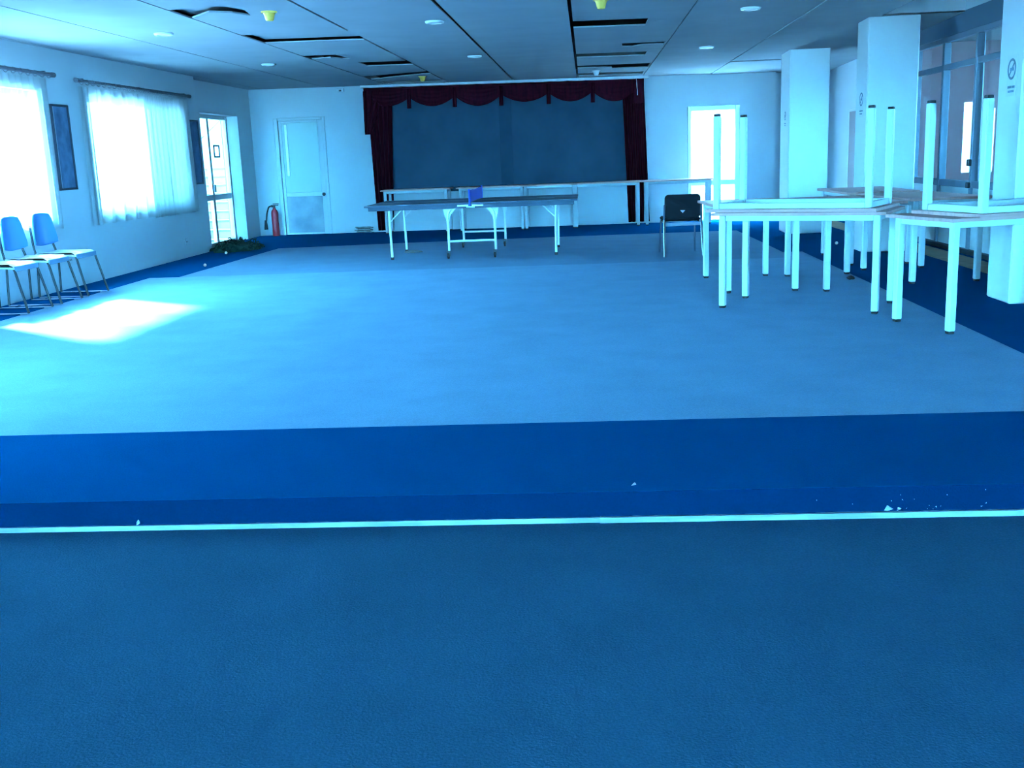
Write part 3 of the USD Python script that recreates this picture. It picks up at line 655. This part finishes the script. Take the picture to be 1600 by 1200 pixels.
for y in (-.67, .93):
    arch = rounded([(-.29, y, .10), (-.29, y, .632), (.29, y, .632), (.29, y, .10)], .14, 8)
    fa = obj('wheel_frame', tube(arch, .016, 10), M['steel_white'], tt, label='white arched carriage frame')
    obj('cross_bar', tube([(-.29, y, .215), (.29, y, .215)], .014, 8), M['steel_white'], fa)
    for s in (-1, 1):
        gp = Polygon([(s * .19, .612), (s * .345, .612), (s * .30, .43), (s * .278, .43), (s * .262, .52)])
        obj('gusset', ext_y(gp, y - .006, y + .006), M['steel_white'], tt, smooth=False, label='white triangular plate')
        w = obj('caster', cyl(.034, -.011, .011, n=18).apply_transform(trimesh.transformations.rotation_matrix(PI2, [0, 1, 0])).apply_translation([s * .29 - .012, y - .02, .035]), M['black_rubber'], tt)
        obj('fork', cat_([bx(s * .29 - .03, s * .29 - .025, y - .03, y + .012, .03, .085), bx(s * .29 + .001, s * .29 + .006, y - .03, y + .012, .03, .085), bx(s * .29 - .03, s * .29 + .006, y - .02, y + .016, .085, .10)]), M['black_metal'], w, smooth=False)
for s in (-1, 1):
    obj('side_rail', tube([(s * .29, -.67, .60), (s * .29, .93, .60)], .012, 8), M['steel_white'], tt)
obj('latch_bar', bx(-.16, .16, -.74, -.70, .636, .658, .004), M['alu'], tt)
nt = put(UsdGeom.Xform.Define(stage, numbered(path_of(tt), 'net')).GetPrim(), 'blue net across the middle')
obj('net_cloth', sheet(lambda u, v: (.004 * math.sin(u * 9), -.82 + 1.64 * u, .686 + .145 * v - .012 * math.sin(math.pi * u) * v), np.linspace(0, 1, 24), np.linspace(0, 1, 3)), M['net_blue'], nt, smooth=True)
obj('top_band', tube([(0, -.82 + 1.64 * u, .831 - .012 * math.sin(math.pi * u)) for u in np.linspace(0, 1, 16)], .007, 6), M['net_blue'], nt)
for y, d in ((-.78, 1), (.78, -1)):
    obj('net_post', cyl(.012, .648, .845, 0, y, 10), M['net_blue'], nt)
    obj('clamp', bx(-.02, .02, min(y, y + d * .045), max(y, y + d * .045), .640, .6595, .003), M['black_metal'], nt)

# ------------------------------------------------------------------ chairs
def shell_back():
    # plastic back in chair space: chair faces +x, back near x = -.22; wider at the bottom
    us, vs = np.linspace(-1, 1, 15), np.linspace(0, 1, 11)
    def pt(u, v, off):
        w = (.225 * (1 - v) + .165 * v) * (1 - .10 * max(0, v - .85) / .15 - .06 * max(0, .12 - v) / .12)
        y = u * w; z = .545 + .285 * v - .022 * (1 - u * u) * (1 - v) + (.0 if v < .9 else -.012 * abs(u) ** 4)
        x = -.225 - .030 * v + .035 * u * u + off
        return (x, y, z)
    F, B = sheet(lambda u, v: pt(u, v, .006), us, vs), sheet(lambda u, v: pt(u, v, -.006), us, vs)
    rim = [pt(u, 0, 0) for u in us] + [pt(1, v, 0) for v in vs[1:]] + [pt(u, 1, 0) for u in us[::-1][1:]] + [pt(-1, v, 0) for v in vs[::-1][1:-1]]
    return cat_([F, B, tube(rim, .009, 6, closed=True)])
def make_shell_chair(label, loc, rotz):
    t = thing('stacking_chair', label, 'chair', loc, rotz, 'row of blue backed chairs')
    obj('backrest', shell_back(), M['shell_blue'], t, smooth=50, label='blue plastic back, narrower at the top')
    us, vs = np.linspace(-.20, .20, 11), np.linspace(-.205, .205, 9)
    sf = lambda o: (lambda u, v: (u, v, .452 + o - (.028 * max(0, (u - .15) / .05) ** 2) - .008 * math.cos(v * 7)))
    seatm = cat_([sheet(sf(.0), us, vs), sheet(sf(-.02), us, vs), tube([(a_, b_, .442 - .008 * math.cos(b_ * 7) - (.028 if a_ > .19 else 0)) for a_, b_ in [(-.2, -.205), (.2, -.205), (.2, .205), (-.2, .205)]], .011, 6, closed=True)])
    obj('seat', seatm, M['seat_cloth'], t, smooth=50)
    for s in (-1, 1):
        obj('leg', tube(rounded([(.17, s * .19, .43), (.20, s * .195, .40), (.29, s * .215, .016)], .02), .011, 8), M['black_metal'], t, label='dark slanting front leg')
        obj('leg', tube(rounded([(-.258, s * .16, .70), (-.232, s * .19, .52), (-.20, s * .205, .40), (-.22, s * .215, .016)], .05), .011, 8), M['black_metal'], t, label='dark rear leg running up to the back')
        obj('runner', tube([(-.22, s * .215, .012), (.29, s * .215, .012)], .010, 8), M['chrome'], t, label='bright floor runner')
        obj('seat_rail', tube([(.18, s * .19, .425), (-.205, s * .19, .425)], .010, 8), M['black_metal'], t)
    obj('front_bar', bx(.200, .216, -.20, .20, .385, .432, .005), M['seat_lip'], t, label='darker front lip of the seat')
    return t
ch = make_shell_chair('blue backed chair in the left row, cut by the left edge of the photo', (-5.258, 9.20, 0), 0.0)
dup(ch, 'blue backed chair in the middle of the left row under the bright window', (-5.258, 9.79, 0), .02)
dup(ch, 'blue backed chair at the far end of the left row, next to the tall picture', (-5.258, 10.37, 0), -.02)

bc = thing('black_chair', 'black vinyl chair with chrome legs standing with its back to the camera', 'chair', (1.09, 12.50, 0), .04)
def back_pad():
    P = sbox(-.205, .445, .205, .715).buffer(-.045).buffer(.045)
    P = P.difference(Polygon([(-.030, .535), (.034, .535), (.002, .498)]))
    m = ext_y(P, -.018, .018); v = np.array(m.vertices)
    v[:, 1] += -.06 - .10 * (v[:, 2] - .45) + .25 * v[:, 0] ** 2
    return trimesh.Trimesh(v, m.faces, process=False)
obj('backrest', back_pad(), M['vinyl'], bc, label='black vinyl back with a small triangular grip hole')
obj('seat', bx(-.215, .215, -.02, .40, .405, .45, .018), M['vinyl'], bc)
for s in (-1, 1):
    obj('leg', tube(rounded([(s * .208, -.095, .60), (s * .212, -.06, .42), (s * .222, -.185, .012)], .04), .0135, 10), M['chrome'], bc, label='chrome rear leg')
    obj('leg', tube(rounded([(s * .20, .37, .40), (s * .215, .46, .012)], .02), .0115, 10), M['chrome'], bc, label='chrome front leg')
    obj('side_rail', tube([(s * .205, -.05, .395), (s * .205, .38, .395)], .0115, 8), M['chrome'], bc)
obj('rear_bar', bx(-.205, .205, -.075, -.055, .355, .395, .005), M['frame_pale'], bc, label='dull metal bar under the seat')

# ------------------------------------------------------------------ small things
fe = thing('fire_extinguisher', 'red fire extinguisher with a black hose beside the frosted back door', 'fire extinguisher', (-5.47, 18.40, 0))
obj('cylinder', lathe([(0, 0), (.055, 0), (.06, .01), (.06, .40), (.05, .44), (.026, .465), (.022, .49), (0, .49)], 24), M['red'], fe)
obj('valve', cyl(.018, .485, .525, n=12), M['black_metal'], fe)
obj('handle', cat_([bx(-.055, .075, -.012, .012, .525, .537, .003), bx(-.02, .085, -.010, .010, .55, .562, .003)]), M['black_metal'], fe, label='black squeeze handle')
hs = obj('hose', tube(rounded([(-.01, -.0, .51), (-.09, -.01, .52), (-.13, -.03, .40), (-.145, -.05, .26)], .06), .013, 8), M['black_rubber'], fe)
obj('horn', cyl(.034, .12, .28, -.155, -.055, 14, .018), M['black_rubber'], hs, label='flared black discharge horn')

def heap():
    V, F, n = [], [], 0; r = np.random.default_rng(5)
    parts = []
    for k in range(240):
        a = r.uniform(0, 2 * math.pi); q = math.sqrt(r.random()); x = .30 * q * math.cos(a); y = .42 * q * math.sin(a)
        h = .13 * (1 - q ** 2) + .015
        d = r.normal(size=3); d[2] = abs(d[2]) * .5; d /= np.linalg.norm(d)
        p0 = np.array([x, y, h * r.uniform(.2, 1)]); ln = r.uniform(.06, .13)
        mid = p0 + d * ln * .5 + [0, 0, .025]; p2 = p0 + d * ln; p2[2] = max(.006, p2[2] - .02)
        parts.append(tube([p0, mid, p2], r.uniform(.006, .012), 5))
    c = trimesh.creation.icosphere(3, 1.0); v = np.array(c.vertices); v *= [.30, .42, .12]; v *= (1 + .25 * (meshkit.fbm(v * 9, 3) - .5))[:, None]
    v[:, 2] = np.maximum(v[:, 2], 0.0); parts.append(trimesh.Trimesh(v, c.faces, process=False))
    return cat_(parts)
hp = thing('green_heap', 'dark green tangled heap on the blue carpet before the glazed left door', 'heap', (-5.22, 15.50, 0), -.3)
put(obj('fibres', heap(), M['green'], hp, smooth=40), kind='stuff')
def ball(x, y, mat, label):
    t = thing('table_tennis_ball', label, 'ball', (x, y, 0), group='loose balls on the carpet')
    m = trimesh.creation.icosphere(3, .02); m.apply_translation([0, 0, .02]); obj('shell', m, mat, t, smooth=True)
ball(-5.17, 14.85, M['ball'], 'cream ball lying beside the green heap')
ball(-4.83, 13.05, M['ball'], 'cream ball at the edge of the grey carpet nearest to the left wall')
ball(2.97, 13.37, M['ball_white'], 'white ball under the right tables, left of a close pair')
ball(3.05, 13.33, M['ball_white'], 'white ball under the right tables, right of a close pair')
def coil(r0, n, h, seed):
    r = random.Random(seed); pts = []
    for i in range(n * 14):
        a = i / 14 * 2 * math.pi; q = r0 * (1 + .22 * math.sin(a * .37 + seed) + .1 * r.random())
        pts.append((q * math.cos(a), q * .7 * math.sin(a), .006 + h * i / (n * 14) + .01 * r.random()))
    return tube(pts, .005, 5)
t = thing('cable_coil', 'dark cable lying by the left legs of the table tennis table', 'cable', (-2.33, 14.05, 0)); obj('loop', coil(.10, 3, .02, 1), M['cable'], t)
t = thing('cable_coil', 'grey cable bundle on the floor at the foot of the left stage drape', 'cable', (-3.90, 18.40, 0)); obj('loop', coil(.13, 6, .10, 2), M['cable'], t)
c = trimesh.creation.icosphere(2, .03); v = np.array(c.vertices) * [1.2, 1.0, .6]; v *= (1 + .6 * (meshkit.noise(v * 60, 2) - .5))[:, None]; v[:, 2] -= v[:, 2].min()
sp = obj('scrap', trimesh.Trimesh(v, c.faces, process=False), M['black_rubber']); put(sp, 'dark crumpled scrap on the grey carpet under the right tables', 'scrap')
UsdGeom.Xformable(sp).AddTranslateOp().Set(Gf.Vec3d(2.38, 9.8, 0))
# paper crumbs on the step
def crumb(x, z, s, label, y=None, k=0):
    yb = riser_y(x) - .012 if y is None else y
    r = np.random.default_rng(k); m = trimesh.Trimesh(*_hull(r.normal(size=(10, 3)) * s * .5), process=False)
    m.apply_translation([x, yb - s * .3, z]); p = obj('paper_crumb', m, M['debris'], smooth=False); put(p, label, 'scrap')
crumb(.155, .004, .012, 'single white crumb on the blue carpet step, right of the middle', y=3.80, k=1)
crumb(-1.72, LOW + .030, .012, 'white tuft standing on the strip at the left of the step', k=2)
crumb(1.062, LOW + .032, .013, 'largest white crumb on the step at the right', k=3)
crumb(1.10, LOW + .03, .008, 'smaller white crumb just right of the largest on the step', k=4)
r = np.random.default_rng(11); sp_ = []
for k in range(16):
    x = 1.15 + r.normal() * .16; zc = LOW + .025 + abs(r.normal()) * .03
    m = trimesh.Trimesh(*_hull(r.normal(size=(8, 3)) * .0014), process=False); m.apply_translation([x, riser_y(x) - .0135, min(zc, -.01)]); sp_.append(m)
dd = obj('dust_specks', cat_(sp_), M['debris'], smooth=False); put(dd, 'scatter of pale specks on the face of the step at the right', 'dust', kind='stuff')
